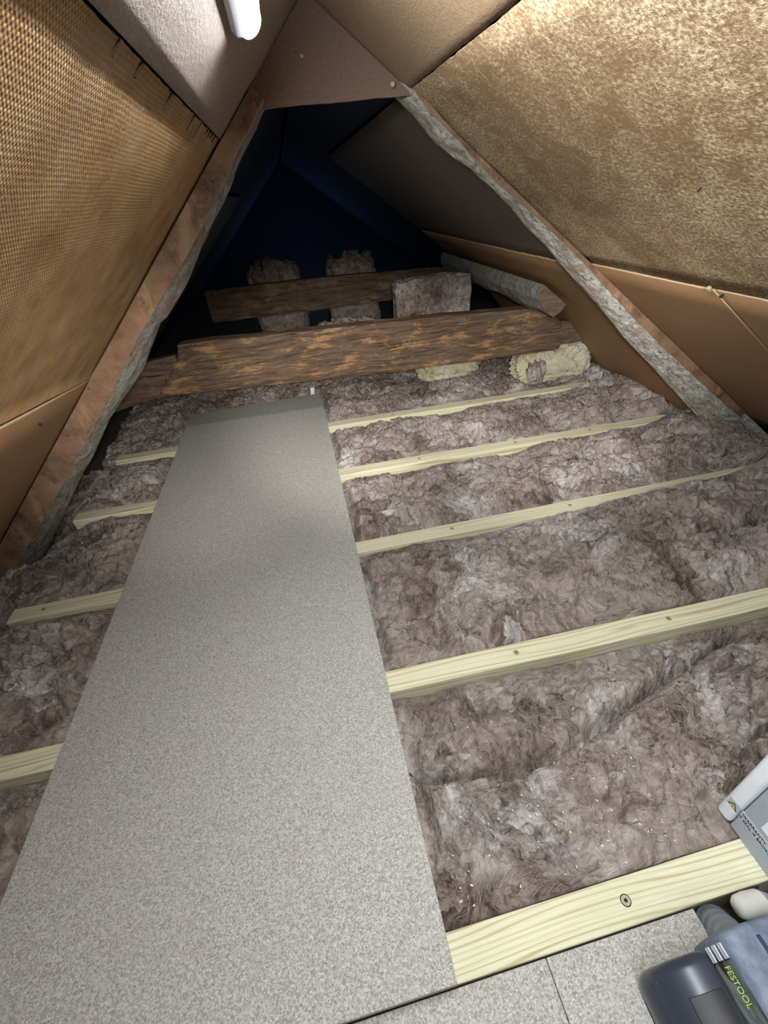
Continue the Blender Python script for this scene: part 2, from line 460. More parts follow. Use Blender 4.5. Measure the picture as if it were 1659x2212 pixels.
def deck(name, side, x0, x1):
    a = -0.012; b = -0.06
    P = [slope_pt(side, np.array(x), np.array(y), o) for o in (a, b) for (x, y) in ((x0, YB), (x1, YB), (x1, YF), (x0, YF))]
    f = [(0, 1, 2, 3), (4, 7, 6, 5), (0, 4, 5, 1), (1, 5, 6, 2), (2, 6, 7, 3), (3, 7, 4, 0)]
    o = mesh(name, P, f, FELT)
    return tag(o, kind='structure')
wall_left = deck('wall_left', 'L', xl0 - 0.12, XA)
wall_right = deck('wall_right', 'R', xr0 + 0.12, XA)
fl = box('floor', xl0 - 0.1, xr0 + 0.1, YB, YF, FLZ - 0.03, FLZ, DUSTFLOOR)
tag(fl, kind='structure')
def gable(name, y, t, mat):
    P = [(xl0 - .12, y, FLZ - .03), (xr0 + .12, y, FLZ - .03), (XA, y, ZA + 0.05), (xl0 - .12, y + t, FLZ - .03), (xr0 + .12, y + t, FLZ - .03), (XA, y + t, ZA + 0.05)]
    return tag(mesh(name, P, [(0, 1, 2), (3, 5, 4), (0, 3, 4, 1), (1, 4, 5, 2), (2, 5, 3, 0)], mat), kind='structure')
gable('wall_front', YF, 0.05, FELT)
gable('wall_back', YB - 0.05, 0.05, FELT)

def sheet(side, lo, hi, y0, y1, off, mat, th=0.004, jag_lo=0.0, jag_hi=0.0, seed=0.0, wob=0.0015, bow=0.0, y0f=None, y1f=None):
    """one hardboard sheet lying on a slope; lo/hi give the x of its edges along y"""
    ny = max(8, int((y1 - y0) / 0.008)); nx = 14
    t = np.linspace(0, 1, ny); s = np.linspace(0, 1, nx)
    T, Sx = np.meshgrid(t, s, indexing='ij')
    Y = y0 + (y1 - y0) * T
    xa = lo(Y[:, 0]) + jag_lo * (fbm(Y[:, 0] * 28 + seed, 0 * Y[:, 0] + seed, 3))
    xb = hi(Y[:, 0]) + jag_hi * (fbm(Y[:, 0] * 28 - seed, 0 * Y[:, 0] + seed + 5, 3))
    X = xa[:, None] + (xb - xa)[:, None] * Sx
    if y0f: Y = Y + (1 - T) * y0f(X)
    if y1f: Y = Y + T * y1f(X)
    O = off + wob * fbm(Y * 3 + seed, X * 4, 2) + bow * sstep(0.95, 1.40, X)
    top = slope_pt(side, X, Y, O); bot = slope_pt(side, X, Y, O - th)
    V = np.concatenate([top.reshape(-1, 3), bot.reshape(-1, 3)])
    k = (LN if side == 'L' else RN)
    uv1 = np.stack([Y + seed, X * k], -1).reshape(-1, 2)
    n = ny * nx
    idx = np.arange(n).reshape(ny, nx)
    a, b, c, d = idx[:-1, :-1].ravel(), idx[1:, :-1].ravel(), idx[1:, 1:].ravel(), idx[:-1, 1:].ravel()
    q1 = np.stack([a, b, c, d], -1)
    if side == 'L': q1 = q1[:, ::1]
    else: q1 = q1[:, ::1]
    # orientation: want normal along n
    nn = nL if side == 'L' else nR
    v = V[q1[0]]; nv = np.cross(v[1] - v[0], v[2] - v[0])
    if nv @ nn < 0: q1 = q1[:, ::-1]
    q2 = (q1 + n)[:, ::-1]
    loop = np.concatenate([idx[:, 0], idx[-1, 1:], idx[-2::-1, -1], idx[0, -2:0:-1]])
    l2 = np.roll(loop, -1)
    q3 = np.stack([loop, l2, l2 + n, loop + n], -1)
    mid = V[q3[0]].mean(0); nv = np.cross(V[q3[0][1]] - V[q3[0][0]], V[q3[0][2]] - V[q3[0][0]])
    if nv @ (mid - V[:n].mean(0)) < 0: q3 = q3[:, ::-1]
    Fq = np.concatenate([q1, q2, q3])
    mi = np.concatenate([np.zeros(len(q1) + len(q2), int), np.ones(len(q3), int)])
    par = wall_left if side == 'L' else wall_right
    return mesh('hardboard_sheet', V, Fq, [mat, HB_EDGE], par, smooth=False, uv=np.concatenate([uv1, uv1]), midx=mi)

cst = lambda v: (lambda y: v + 0 * y)
Ljoint = lambda y: -0.427 - 0.198 * (y - 0.516)
YE = 2.62
# left slope
sheet('L', cst(-0.119), cst(XA - 0.003), YB + .02, 1.03, 0.002, HB_PALE, seed=1)['label'] = 'smooth pale sheet along the ridge'
sheet('L', lambda y: Ljoint(np.minimum(y, 1.2)) , cst(-0.1207), YB + .02, 1.03, 0.0, HB_MESH, jag_hi=0.0013, seed=2)['label'] = 'sheet with woven screen texture and a ragged top edge'
sheet('L', cst(xl0 + .01), lambda y: Ljoint(np.minimum(y, 1.2)) - 0.003, YB + .02, 1.03, 0.002, HB_SMOOTH, seed=3)['label'] = 'smooth brown sheet at the eaves'
sheet('L', cst(xl0 + .01), cst(-0.20), 1.04, YE, 0.0, HB_GREYED, seed=4)['label'] = 'brown sheet beyond the rafter'
# right slope
sheet('R', cst(0.2415), cst(XA + 0.003), YB + .02, 1.03, 0.001, HB_TAN, jag_lo=0.001, seed=5)['label'] = 'plain tan sheet along the ridge'
sheet('R', lambda y: 0.676 + 0 * y, cst(0.2435), YB + .02, 1.03, 0.0, HB_SCUFF, jag_hi=0.0016, seed=6)['label'] = 'large scuffed sheet with pale fibrous patches'
sheet('R', cst(xr0 - .20), cst(0.678), 0.637, 1.03, 0.003, HB_SMOOTH, jag_hi=0.001, seed=7, y0f=lambda X: -0.05 * (X - 0.675))['label'] = 'smooth brown sheet at the eaves'
sheet('R', cst(xr0 - .20), cst(0.678), YB + .02, 0.636, 0.002, HB_SMOOTH, jag_hi=0.001, seed=8, y1f=lambda X: -0.05 * (X - 0.675))['label'] = 'brown eaves sheet with scratched corner'
sheet('R', cst(0.695), cst(0.2435), 1.04, YE, 0.0, HB_GREYED, seed=9)['label'] = 'upper sheet beyond the rafter'
sheet('R', lambda y: (xr0 - .15) + 0.03 * perlin(y * 9, y * 0 + 3), cst(0.697), 1.04, YE, 0.003, HB_SMOOTH, jag_hi=0.002, seed=10, bow=0.085)['label'] = 'lower brown sheet beyond the rafter'

# ragged slits along the top edge of the screen-backed sheet: torn flaps hanging off the joint
for i, (y, ln, wd) in enumerate([(0.37, .012, .0022), (0.43, .013, .005), (0.55, .018, .0018), (0.70, .020, .008), (0.765, .024, .0018), (0.84, .008, .006), (0.87, .010, .004), (0.90, .009, .007), (0.935, .012, .004)]):
    a = slope_pt('L', np.array([-0.1205, -0.1205, -0.1205 - ln / LN, -0.1205 - ln * .9 / LN]), np.array([y - wd / 2, y + wd / 2, y + wd * .1 - ln * .15, y - wd * .1 - ln * .15]), 0.0016)
    b = a - nL * 0.0012
    V = np.concatenate([a, b])
    mesh('torn_flap', V, [(0, 1, 2, 3), (7, 6, 5, 4), (0, 4, 5, 1), (1, 5, 6, 2), (2, 6, 7, 3), (3, 7, 4, 0)], DARKREC, wall_left)['label'] = 'dark torn sliver at the sheet joint'

# nail heads in the right slope sheets
def nail(side, x, y, r, off, mat, par, name='nail_head'):
    c = slope_pt(side, np.array(x), np.array(y), off); n = nL if side == 'L' else nR
    v, f = tubegeo([c - n * 0.004, c + n * 0.0025, c + n * 0.003], [r * .5, r, r * .7], 10)
    return mesh(name, v, f, mat, par, smooth=False)
nail('R', 0.670, 0.639, 0.0065, 0.006, HB_EDGE, wall_right)
nail('R', 0.684, 0.622, 0.003, 0.005, DARKREC, wall_right)
nail('R', 0.47, 0.50, 0.0014, 0.003, DARKREC, wall_right)
nail('L', -0.06, 0.33, 0.003, 0.005, DARKREC, wall_left)
nail('L', -0.505, 0.72, 0.003, 0.003, DARKREC, wall_left)

# ------------------------------------------------------------------ apex panel across the rafters
def apex():
    y0, y1 = 1.012, 1.018; zb0, zb1 = 0.902, 0.905
    e = 0.004
    x0 = (zb0 - CL) / ML + e; x1 = (zb1 - CR) / MR - e
    nx = 40
    V, Fq = [], []
    xs = np.linspace(x0, x1, nx)
    for x in xs:
        zb = zb0 + (zb1 - zb0) * (x - x0) / (x1 - x0) + 0.0012 * float(perlin(x * 40, 1.5))
        zt = min(CL + ML * x, CR + MR * x) - e
        zt = max(zt, zb + 0.001)
        V += [(x, y0, zb), (x, y0, zt), (x, y1, zb), (x, y1, zt)]
    for i in range(nx - 1):
        a = 4 * i; b = a + 4
        Fq += [(a, b, b + 1, a + 1), (a + 2, a + 3, b + 3, b + 2), (a, a + 2, b + 2, b), (a + 1, b + 1, b + 3, a + 3)]
    uv = [(v[0], v[2]) for v in V]
    o = mesh('hardboard_panel', V, Fq, HB_RED, uv=uv)
    tag(o, 'reddish brown hardboard panel closing the apex between the two rafters', 'panel')
    v, f = tubegeo([(0.205, 1.012, 0.922), (0.207, 1.000, 0.920), (0.207, 0.998, 0.920)], [0.0025, 0.0045, 0.003], 10)
    mesh('nail', v, f, STEEL, o)
    v, f = tubegeo([(0.05, 1.012, 0.965), (0.05, 1.006, 0.965)], [0.002, 0.003], 8)
    mesh('nail', v, f, STEEL, o)
apex()

# ------------------------------------------------------------------ rafters with waney undersides
def rafter(side, hard, arris, waney, zs, label, yf=1.0, yb=1.07):
    def itp(tab, z):
        tab = sorted(tab, key=lambda p: p[1])
        return np.interp(z, [p[1] for p in tab], [p[0] for p in tab])
    n = len(zs); V = []; Fq = []; mi = []
    sd = 1 if side == 'R' else -1
    ins = nR if side == 'R' else nL
    rows = []
    for i, z in enumerate(zs):
        # a station: slice the stick at right angles to the slope through its arris
        xa = float(itp(arris, z)); A = np.array([xa, yf, z])
        k = (CR + MR * xa if side == 'R' else CL + ML * xa)
        d = (k - z) / (RN if side == 'R' else LN)
        H = A - ins * max(d - 0.0045, 0.006)
        # far waney edge on its own plane, same position along the slope
        sl = np.array([1, 0, MR if side == 'R' else ML]) / (RN if side == 'R' else LN)
        best = None
        for (wx, wz) in waney:
            pass
        ww = np.array([[p[0], p[1]] for p in waney])
        s_w = ww[:, 0] * sl[0] + ww[:, 1] * sl[2]
        d_w = ((CR + MR * ww[:, 0] if side == 'R' else CL + ML * ww[:, 0]) - ww[:, 1]) / (RN if side == 'R' else LN)
        s_a = A[0] * sl[0] + A[2] * sl[2]
        o_ = np.argsort(s_w)
        dw = float(np.interp(s_a, s_w[o_], d_w[o_]))
        base = A + ins * d * -1.0          # foot on slope
        Wp = base + ins * max(dw, 0.012); Wp[1] = yb
        B = base + ins * 0.0045; B[1] = yb
        jit = 0.003 * float(perlin(z * 30, 2.2 * sd))
        m1 = A * 0.66 + Wp * 0.34 + ins * (0.006 + jit)
        m2 = A * 0.3 + Wp * 0.7 + ins * (0.006 - jit)
        A2 = A + ins * 0.002 * float(perlin(z * 45, 7.7)) 
        rows.append([H, A2, m1, m2, Wp + np.array([0, 0.004 * float(perlin(z * 25, 4.4)), 0]), B])
    K = 6
    for r in rows: V += [tuple(p) for p in r]
    for i in range(n - 1):
        for k in range(K):
            k2 = (k + 1) % K
            Fq.append((i * K + k, i * K + k2, (i + 1) * K + k2, (i + 1) * K + k))
            mi.append(0 if k == 0 else (1 if k in (1, 2, 3) else 0))
    Fq += [tuple(range(K)), tuple((n - 1) * K + k for k in range(K - 1, -1, -1))]; mi += [1, 1]
    root = mesh('rafter', V, Fq, [WANEYLIT if side == 'R' else WANEY] * 2, midx=mi)
    bm_fix(root)
    sv, sf, sm = [], [], []
    st = [r for r in rows if side == 'L' or r[0][0] < 1.325]
    for r in st:
        for (p, y) in ((r[0], yf - 0.007), (r[1], yf - 0.007), (r[1], yf + 0.002), (r[0], yf + 0.002)):
            q = np.array(p); q[1] = y; sv.append(tuple(q))
    m_ = len(st)
    for i in range(m_ - 1):
        for k in range(4):
            k2 = (k + 1) % 4
            sf.append((i * 4 + k, i * 4 + k2, (i + 1) * 4 + k2, (i + 1) * 4 + k)); sm.append(1 if k == 1 else 0)
    sf += [(0, 1, 2, 3), tuple((m_ - 1) * 4 + k for k in (3, 2, 1, 0))]; sm += [1, 1]
    strip = mesh('facing_strip', sv, sf, [RFRONT, HB_EDGE], root, midx=sm)
    bm_fix(strip)
    strip['label'] = 'brown strip along the front edge of the rafter'
    return tag(root, label, 'rafter')

def bm_fix(o):
    import bmesh
    b = bmesh.new(); b.from_mesh(o.data)
    bmesh.ops.recalc_face_normals(b, faces=b.faces)
    b.to_mesh(o.data); b.free()

RARR = [(0.229, 0.931), (0.255, 0.899), (0.296, 0.862), (0.343, 0.823), (0.395, 0.778), (0.449, 0.739), (0.515, 0.694), (0.591, 0.634), (0.656, 0.583), (0.714, 0.533), (0.775, 0.483), (0.817, 0.449), (0.902, 0.381), (0.978, 0.321), (1.107, 0.226), (1.233, 0.131), (1.311, 0.076), (1.387, 0.022), (1.45, -0.025), (1.5, -0.06)]
RWAN = [(0.238, 0.915), (0.261, 0.892), (0.274, 0.871), (0.312, 0.832), (0.353, 0.81), (0.412, 0.776), (0.475, 0.723), (0.505, 0.692), (0.534, 0.664), (0.579, 0.63), (0.648, 0.567), (0.725, 0.499), (0.76, 0.469), (0.868, 0.368), (0.975, 0.278), (1.123, 0.149), (1.272, 0.02), (1.405, -0.067), (1.5, -0.14)]
LARR = [(-.028, .913), (-.061, .878), (-.115, .82), (-.186, .744), (-.24, .689), (-.31, .624), (-.384, .555), (-.472, .463), (-.547, .387), (-.625, .309), (-.73, .207), (-.819, .121), (-1.024, -.079), (-1.05, -.1)]
LWAN = [(-.029, .914), (-.059, .882), (-.106, .829), (-.142, .779), (-.205, .713), (-.248, .656), (-.271, .631), (-.325, .58), (-.343, .573), (-.426, .468), (-.459, .439), (-.544, .368), (-.635, .266), (-.674, .231), (-.778, .115), (-.898, -.011), (-1.0, -.12)]
rafter('R', None, RARR, RWAN, np.linspace(-0.045, 0.931, 70), 'rafter on the right slope with a wavy grey underside painted as lit')
rafter('L', None, LARR, LWAN, np.linspace(-0.085, 0.913, 70), 'rafter on the left slope with a broad brown face and dark grey underside')

# ------------------------------------------------------------------ LED batten under the ridge
def batten():
    bx = -0.0420
    P = slope_pt('L', np.array(bx), np.array(0.0), 0.0035)
    y0, y1 = -0.56, 0.650
    root = empty('batten_light', (float(P[0]), (y0 + y1) / 2, float(P[2])))
    tag(root, 'lit white batten light fixed along the left slope under the ridge', 'light')
    s = np.array([1, 0, ML]) / LN
    def loc(a, b, y):      # a along the slope, b off the slope
        return np.array([s[0] * a + nL[0] * b, y - (y0 + y1) / 2, s[2] * a + nL[2] * b])
    prof = [(-0.019, 0), (-0.019, 0.008), (-0.0145, 0.0125), (0.0145, 0.0125), (0.019, 0.008), (0.019, 0)]
    def extr(name, pr, ya, yb, mat, smooth=False):
        V = [loc(a, b, ya) for a, b in pr] + [loc(a, b, yb) for a, b in pr]
        n = len(pr)
        Fq = [(i, (i + 1) % n, n + (i + 1) % n, n + i) for i in range(n)] + [tuple(range(n - 1, -1, -1)), tuple(range(n, 2 * n))]
        o = mesh(name, V, Fq, mat, root); bm_fix(o); return o
    extr('body', prof, y0, y1, WHITEPL)
    arc = [(0.0135 * math.cos(t), 0.0125 + 0.009 * math.sin(t)) for t in np.linspace(0, math.pi, 13)]
    extr('diffuser', arc, y0 + 0.012, y1 - 0.004, DIFF)
    cap = [(0.0148 * math.cos(t), 0.0118 + 0.0105 * math.sin(t)) for t in np.linspace(0, math.pi, 13)]
    extr('end_cap', cap, y0, y0 + 0.012, WHITEPL)
    extr('end_cap', cap, y1 - 0.004, y1 + 0.001, WHITEPL)
batten()

# ------------------------------------------------------------------ new joists
YJ = [0.0467, 0.4355, 0.8454, 1.2512, 1.6467]
AJ = [0.0113, -0.0102, 0.0023, -0.0121, -0.008]
JW = 0.0471
JX = [(-0.97, 1.22), (-0.93, 1.25), (-0.872, 1.225), (-0.866, 1.25), (-0.846, 1.226)]
JL = ['nearest pale new joist, wide growth rings, running along the board gap',
      'pale new joist second from the camera, two screws to the right of the board',
      'pale new joist in the middle of the five, its right end under loose wool',
      'pale new joist one before the old beam',
      'farthest pale new joist, right in front of the old beam, with an ink stamp']
SCR = [[0.24, 0.66], [0.267, 0.605], [0.271, 0.624, -0.794], [0.286, 0.643, 0.93], [0.618, 0.277, 1.16]]
jo = []
for i in range(5):
    x0, x1 = JX[i]; xc = (x0 + x1) / 2
    yc = YJ[i] + AJ[i] * xc - JW / 2
    L = (x1 - x0) / 2
    o = box('joist', -L, L, -JW / 2, JW / 2, 0.0, 0.0995, TIMBER, bev=0.0025, seg=2)
    o.location = (xc, yc, FLZ + 0.0005)
    o.rotation_euler = (0, 0, math.atan(AJ[i]))
    tag(o, JL[i], 'joist', 'new joists across the loft floor')
    jo.append(o)
    for sx in SCR[i]:
        r = 0.0058 if i == 0 else 0.0045
        dy = -0.0225 + 0.0235 if i != 0 else 0.0
        V, Fc = tubegeo([(sx - xc, dy, 0.0992), (sx - xc, dy, 0.1002)], [r, r * .97], 18)
        so = mesh('screw', V, Fc, STEEL, o)
        star = []
        for k in range(12):
            rr = r * (0.52 if k % 2 == 0 else 0.30); t = math.pi * k / 6
            star.append((sx - xc + rr * math.cos(t), dy + rr * math.sin(t)))
        V = [(a, b, 0.1003) for a, b in star] + [(a, b, 0.1006) for a, b in star]
        Fc = [tuple(range(12, 24)), tuple(range(11, -1, -1))] + [(k, (k + 1) % 12, 12 + (k + 1) % 12, 12 + k) for k in range(12)]
        mesh('recess', V, Fc, DARKREC, so)
        ring = []
        for k in range(18):
            t = 2 * math.pi * k / 18
            ring.append((math.cos(t), math.sin(t)))
        V = [(sx - xc + a * r * q, dy + b * r * q, 0.09995) for q in (1.0, 1.18) for a, b in ring]
        Fc = [(k, (k + 1) % 18, 18 + (k + 1) % 18, 18 + k) for k in range(18)]
        mesh('countersink', V, [f[::-1] for f in Fc], DARKREC, so)

def text_mesh(name, body, size, mat, parent, mtx, ext=0.0002, sx=1.0):
    cu = bpy.data.curves.new(name, 'FONT')
    cu.body = body; cu.size = size; cu.extrude = ext
    t = bpy.data.objects.new(name + '_tmp', cu); COL.objects.link(t)
    bpy.context.view_layer.update()
    dg = bpy.context.evaluated_depsgraph_get()
    me = bpy.data.meshes.new_from_object(t.evaluated_get(dg))
    bpy.data.objects.remove(t)
    me.materials.clear(); me.materials.append(mat)
    me.transform(Matrix.Diagonal((sx, 1, 1, 1)))
    me.transform(mtx)
    o = bpy.data.objects.new(name, me); COL.objects.link(o); o.parent = parent
    return o

# ink stamp on the near face of the farthest joist: two rows of blurred block marks
def stamp():
    o = jo[4]; xc = (JX[4][0] + JX[4][1]) / 2
    g = []
    def blk(x0, x1, z0, z1): g.append(boxgeo(x0 - xc, x1 - xc, -JW / 2 - 0.0004, -JW / 2 + 0.001, z0, z1))
    x = 0.262
    for k, (w, z0, z1) in enumerate([(.004, .085, .091), (.005, .0845, .0905), (.004, .085, .091), (.005, .085, .091)]):
        blk(x, x + w, z0, z1); x += w + 0.0012
    for k in range(4): blk(x + .001 + k * .0026, x + .0028 + k * .0026, .083, .0925)
    x += .0135
    for w in (.004, .0035): blk(x, x + w, .0865, .092); x += w + .0016
    blk(.272, .2745, .0745, .0805); blk(.2755, .278, .0745, .0805); blk(.281, .285, .078, .0795)
    V, Fc = merge(g)
    mesh('ink_stamp', V, Fc, INK, o)
stamp()

# ------------------------------------------------------------------ chipboard sheets
def board(name, pts, z0, z1, label, group=None):
    n = len(pts)
    cx = sum(p[0] for p in pts) / n; cy = sum(p[1] for p in pts) / n
    V = [(p[0] - cx, p[1] - cy, 0) for p in pts] + [(p[0] - cx, p[1] - cy, z1 - z0) for p in pts]
    Fc = [tuple(range(n - 1, -1, -1)), tuple(range(n, 2 * n))] + [(i, (i + 1) % n, n + (i + 1) % n, n + i) for i in range(n)]
    o = mesh(name, V, Fc, CHIP, loc=(cx, cy, z0))
    bevel(o, 0.0008, 1)
    return tag(o, label, 'board', group)
board('chipboard_sheet', [(-0.5957, -0.0083), (0, -0.0016), (0, 1.9468), (-0.5957, 1.9223)], 0.0005, 0.018, 'long chipboard sheet laid over the joists down the middle of the loft')
board('chipboard_sheet', [(-0.62, -0.62), (0.1128, -0.62), (0.1132, -0.0014), (-0.62, -0.0110)], -0.0165, 0.0012, 'chipboard sheet at the bottom edge, left of the narrow seam')
board('chipboard_sheet', [(0.1142, -0.62), (0.317, -0.62), (0.317, 0.0008), (0.1142, -0.0014)], -0.0165, 0.0012, 'chipboard offcut at the bottom right, under the power tool')

# ------------------------------------------------------------------ mineral wool quilts
CREASE1 = [(.016, .231), (.083, .212), (.169, .209), (.259, .209), (.377, .249), (.496, .287), (.611, .319), (.75, .36)]
CREASE2 = [(.55, .66), (.629, .62), (.752, .583), (.902, .592), (1.1, .615)]
def polydist(X, Y, pl):
    D = np.full(X.shape, 9.0)
    for (ax, ay), (bx, by) in zip(pl[:-1], pl[1:]):
        dx, dy = bx - ax, by - ay
        t = np.clip(((X - ax) * dx + (Y - ay) * dy) / (dx * dx + dy * dy), 0, 1)
        D = np.minimum(D, np.hypot(X - ax - t * dx, Y - ay - t * dy))
    return D

def worley(x, y, seed=0):
    xi = np.floor(x).astype(np.int64); yi = np.floor(y).astype(np.int64)
    best = np.full(x.shape, 9.0); sec = best.copy(); rid = np.zeros(x.shape)
    for dx in (-1, 0, 1):
        for dy in (-1, 0, 1):
            cx = xi + dx; cy = yi + dy
            h = _perm[(_perm[(cx + seed) & 511] + cy) & 511]; h2 = _perm[(h + 77) & 511]
            px = cx + h / 512.0; py = cy + h2 / 512.0
            d = np.hypot(x - px, y - py)
            new = d < best
            sec = np.where(new, best, np.minimum(sec, d))
            rid = np.where(new, _perm[(h + 191) & 511] / 512.0, rid)
            best = np.minimum(best, d)
    return best, sec, rid

def wool_height(X, Y, T, bay):
    wx = X + 0.05 * fbm(X * 5 + bay * 3.1, Y * 5, 4, 0.55); wy = Y + 0.05 * fbm(X * 5 + 40, Y * 5 + bay, 4, 0.55)
    big = fbm(wx * 4.2, wy * 6.0, 2)
    f1, f2, rid = worley(wx * 6.0 + bay * 9, wy * 11, bay)
    dome = np.sqrt(np.clip(f2 - f1, 0, 1))                # pillowy clumps with sharp valleys
    g1, g2, rid2 = worley(wx * 12 + 5, wy * 26 + bay, bay + 40)
    dome2 = np.sqrt(np.clip(g2 - g1, 0, 1))
    ph = 1.6 * fbm(wx * 5 + 11, wy * 8 + bay * 4, 3)      # overlapping torn layers
    saw = ph * 2.2 - np.floor(ph * 2.2)
    flap = np.where(saw < 0.88, saw / 0.88, (1 - saw) / 0.12)
    wx2 = X + 0.02 * fbm(X * 14, Y * 14 + 5, 3); wy2 = Y + 0.02 * fbm(X * 14 + 9, Y * 14, 3)
    rd = np.clip(1 - 2.2 * np.abs(perlin(wx2 * 15 + bay, wy2 * 38)), 0, 1) ** 2
    rd2 = np.clip(1 - 2.2 * np.abs(perlin(wx2 * 42 + bay, wy2 * 24 + 4)), 0, 1) ** 2
    fine = fbm(wx2 * 55, wy2 * 85, 3)
    shag = sstep(-0.2, 0.5, perlin(X * 3 + bay * 7, Y * 4))
    h = 0.019 * big + 0.019 * (dome - 0.5) + 0.012 * (rid - 0.5) + 0.005 * (dome2 - 0.5) + 0.004 * (rid2 - .5) + 0.013 * (flap - 0.5)
    h = h + (0.002 + 0.005 * shag) * rd + 0.004 * rd2 * shag + 0.0016 * fine
    return 1.3 * h

def quilt(bay, label, hair=4500):
    if bay < 4:
        ya = lambda x: YJ[bay] + AJ[bay] * x + 0.002
        yb = lambda x: YJ[bay + 1] + AJ[bay + 1] * x - JW - 0.002
    else:
        ya = lambda x: YJ[4] + AJ[4] * x + 0.002
        yb = lambda x: 2.62 + 0 * x
    x0, x1 = -0.97, (1.36 if bay < 2 else 1.31)
    if bay == 3: x1 = 1.252
    if bay == 4: x0, x1 = -0.92, 1.252
    step = 0.0042 if bay < 2 else 0.005
    nx = int((x1 - x0) / step); ny = int((yb(0) - ya(0)) / step)
    xs = np.linspace(x0, x1, nx); ts = np.linspace(0, 1, ny)
    X, T = np.meshgrid(xs, ts, indexing='ij')
    Y = ya(X) + (yb(X) - ya(X)) * T
    h = wool_height(X, Y, T, bay)
    near0 = {0: 0.006, 1: 0.0, 2: 0.0, 3: -0.004, 4: -0.004}[bay]
    far1 = {0: -0.030, 1: -0.016, 2: -0.026, 3: -0.026, 4: 0.0}[bay]
    far1 = far1 + 0.016 * perlin(X * 3.3 + bay * 5, X * 0 + 2) + 0.02 * sstep(0.55, 1.0, X) * (bay in (1, 2, 3))
    prof = near0 * (1 - T) + far1 * T
    prof = prof + 0.030 * np.sin(np.pi * T) ** 0.8 * (1.0 if bay < 4 else 0.4)
    edge = np.minimum(T, 1 - T) * (yb(0) - ya(0))
    amp = sstep(0, 0.05, edge) * 0.75 + 0.25
    z = prof + h * amp
    if bay == 0:
        z -= 0.06 * np.exp(-(polydist(X, Y, CREASE1) / 0.010) ** 1.1)
        z -= 0.03 * sstep(0.25, 0.0, T) * sstep(0.25, 0.0, X) * (X > -0.1)
    if bay == 1:
        z -= 0.03 * np.exp(-(polydist(X, Y, CREASE2) / 0.012) ** 1.2)
        z += 0.016 * sstep(.3, .55, X)
    z = z + 0.045 * sstep(1.05, 1.33, X)
    z = z - 0.02 * sstep(-0.78, -0.95, X)
    # squashed flat under the chipboard
    cl = np.where((X > -0.612) & (X < 0.006) & (Y < 1.96), 1.0, 0.0)
    ease = sstep(0.006, 0.05, X) * (X >= 0) + sstep(-0.612, -0.65, X) * (X < -0.3)
    cap = np.where(cl > 0, -0.006, -0.006 + 0.07 * ease)
    cap = np.where(Y > 1.96, 0.2, cap)
    z = np.minimum(z, cap)
    if bay < 2:   # device case stands over here
        dm = np.where((X > 0.40) & (X < 0.80) & (Y < 0.11), 1, 0)
        z = np.where(dm > 0, np.minimum(z, -0.008), z)
    # keep inside the slopes
    z = np.minimum(z, CL + ML * X - 0.006); z = np.minimum(z, CR + MR * X - 0.010 - 0.107 * sstep(0.95, 1.40, X) * (Y > 1.03))
    z = np.maximum(z, FLZ + 0.012)
    V1 = np.stack([X, Y, z], -1).reshape(-1, 3)
    idx = np.arange(nx * ny).reshape(nx, ny)
    q1 = np.stack([idx[:-1, :-1].ravel(), idx[1:, :-1].ravel(), idx[1:, 1:].ravel(), idx[:-1, 1:].ravel()], -1)
    loop = np.concatenate([idx[:, 0], idx[-1, 1:], idx[-2::-1, -1], idx[0, -2:0:-1]])
    nb = len(loop); base = nx * ny
    Vb = V1[loop].copy(); Vb[:, 2] = FLZ + 0.001
    l2 = np.roll(np.arange(nb), -1)
    q3 = np.stack([loop, base + np.arange(nb), base + l2, loop[l2]], -1)
    o = mesh('insulation_quilt', np.concatenate([V1, Vb]), np.concatenate([q1, q3]), WOOL, smooth=True)
    tag(o, label, 'insulation', 'mineral wool quilts between the joists')
    strands(o, X, Y, z, xs, ya, yb, bay, hair)
    return o

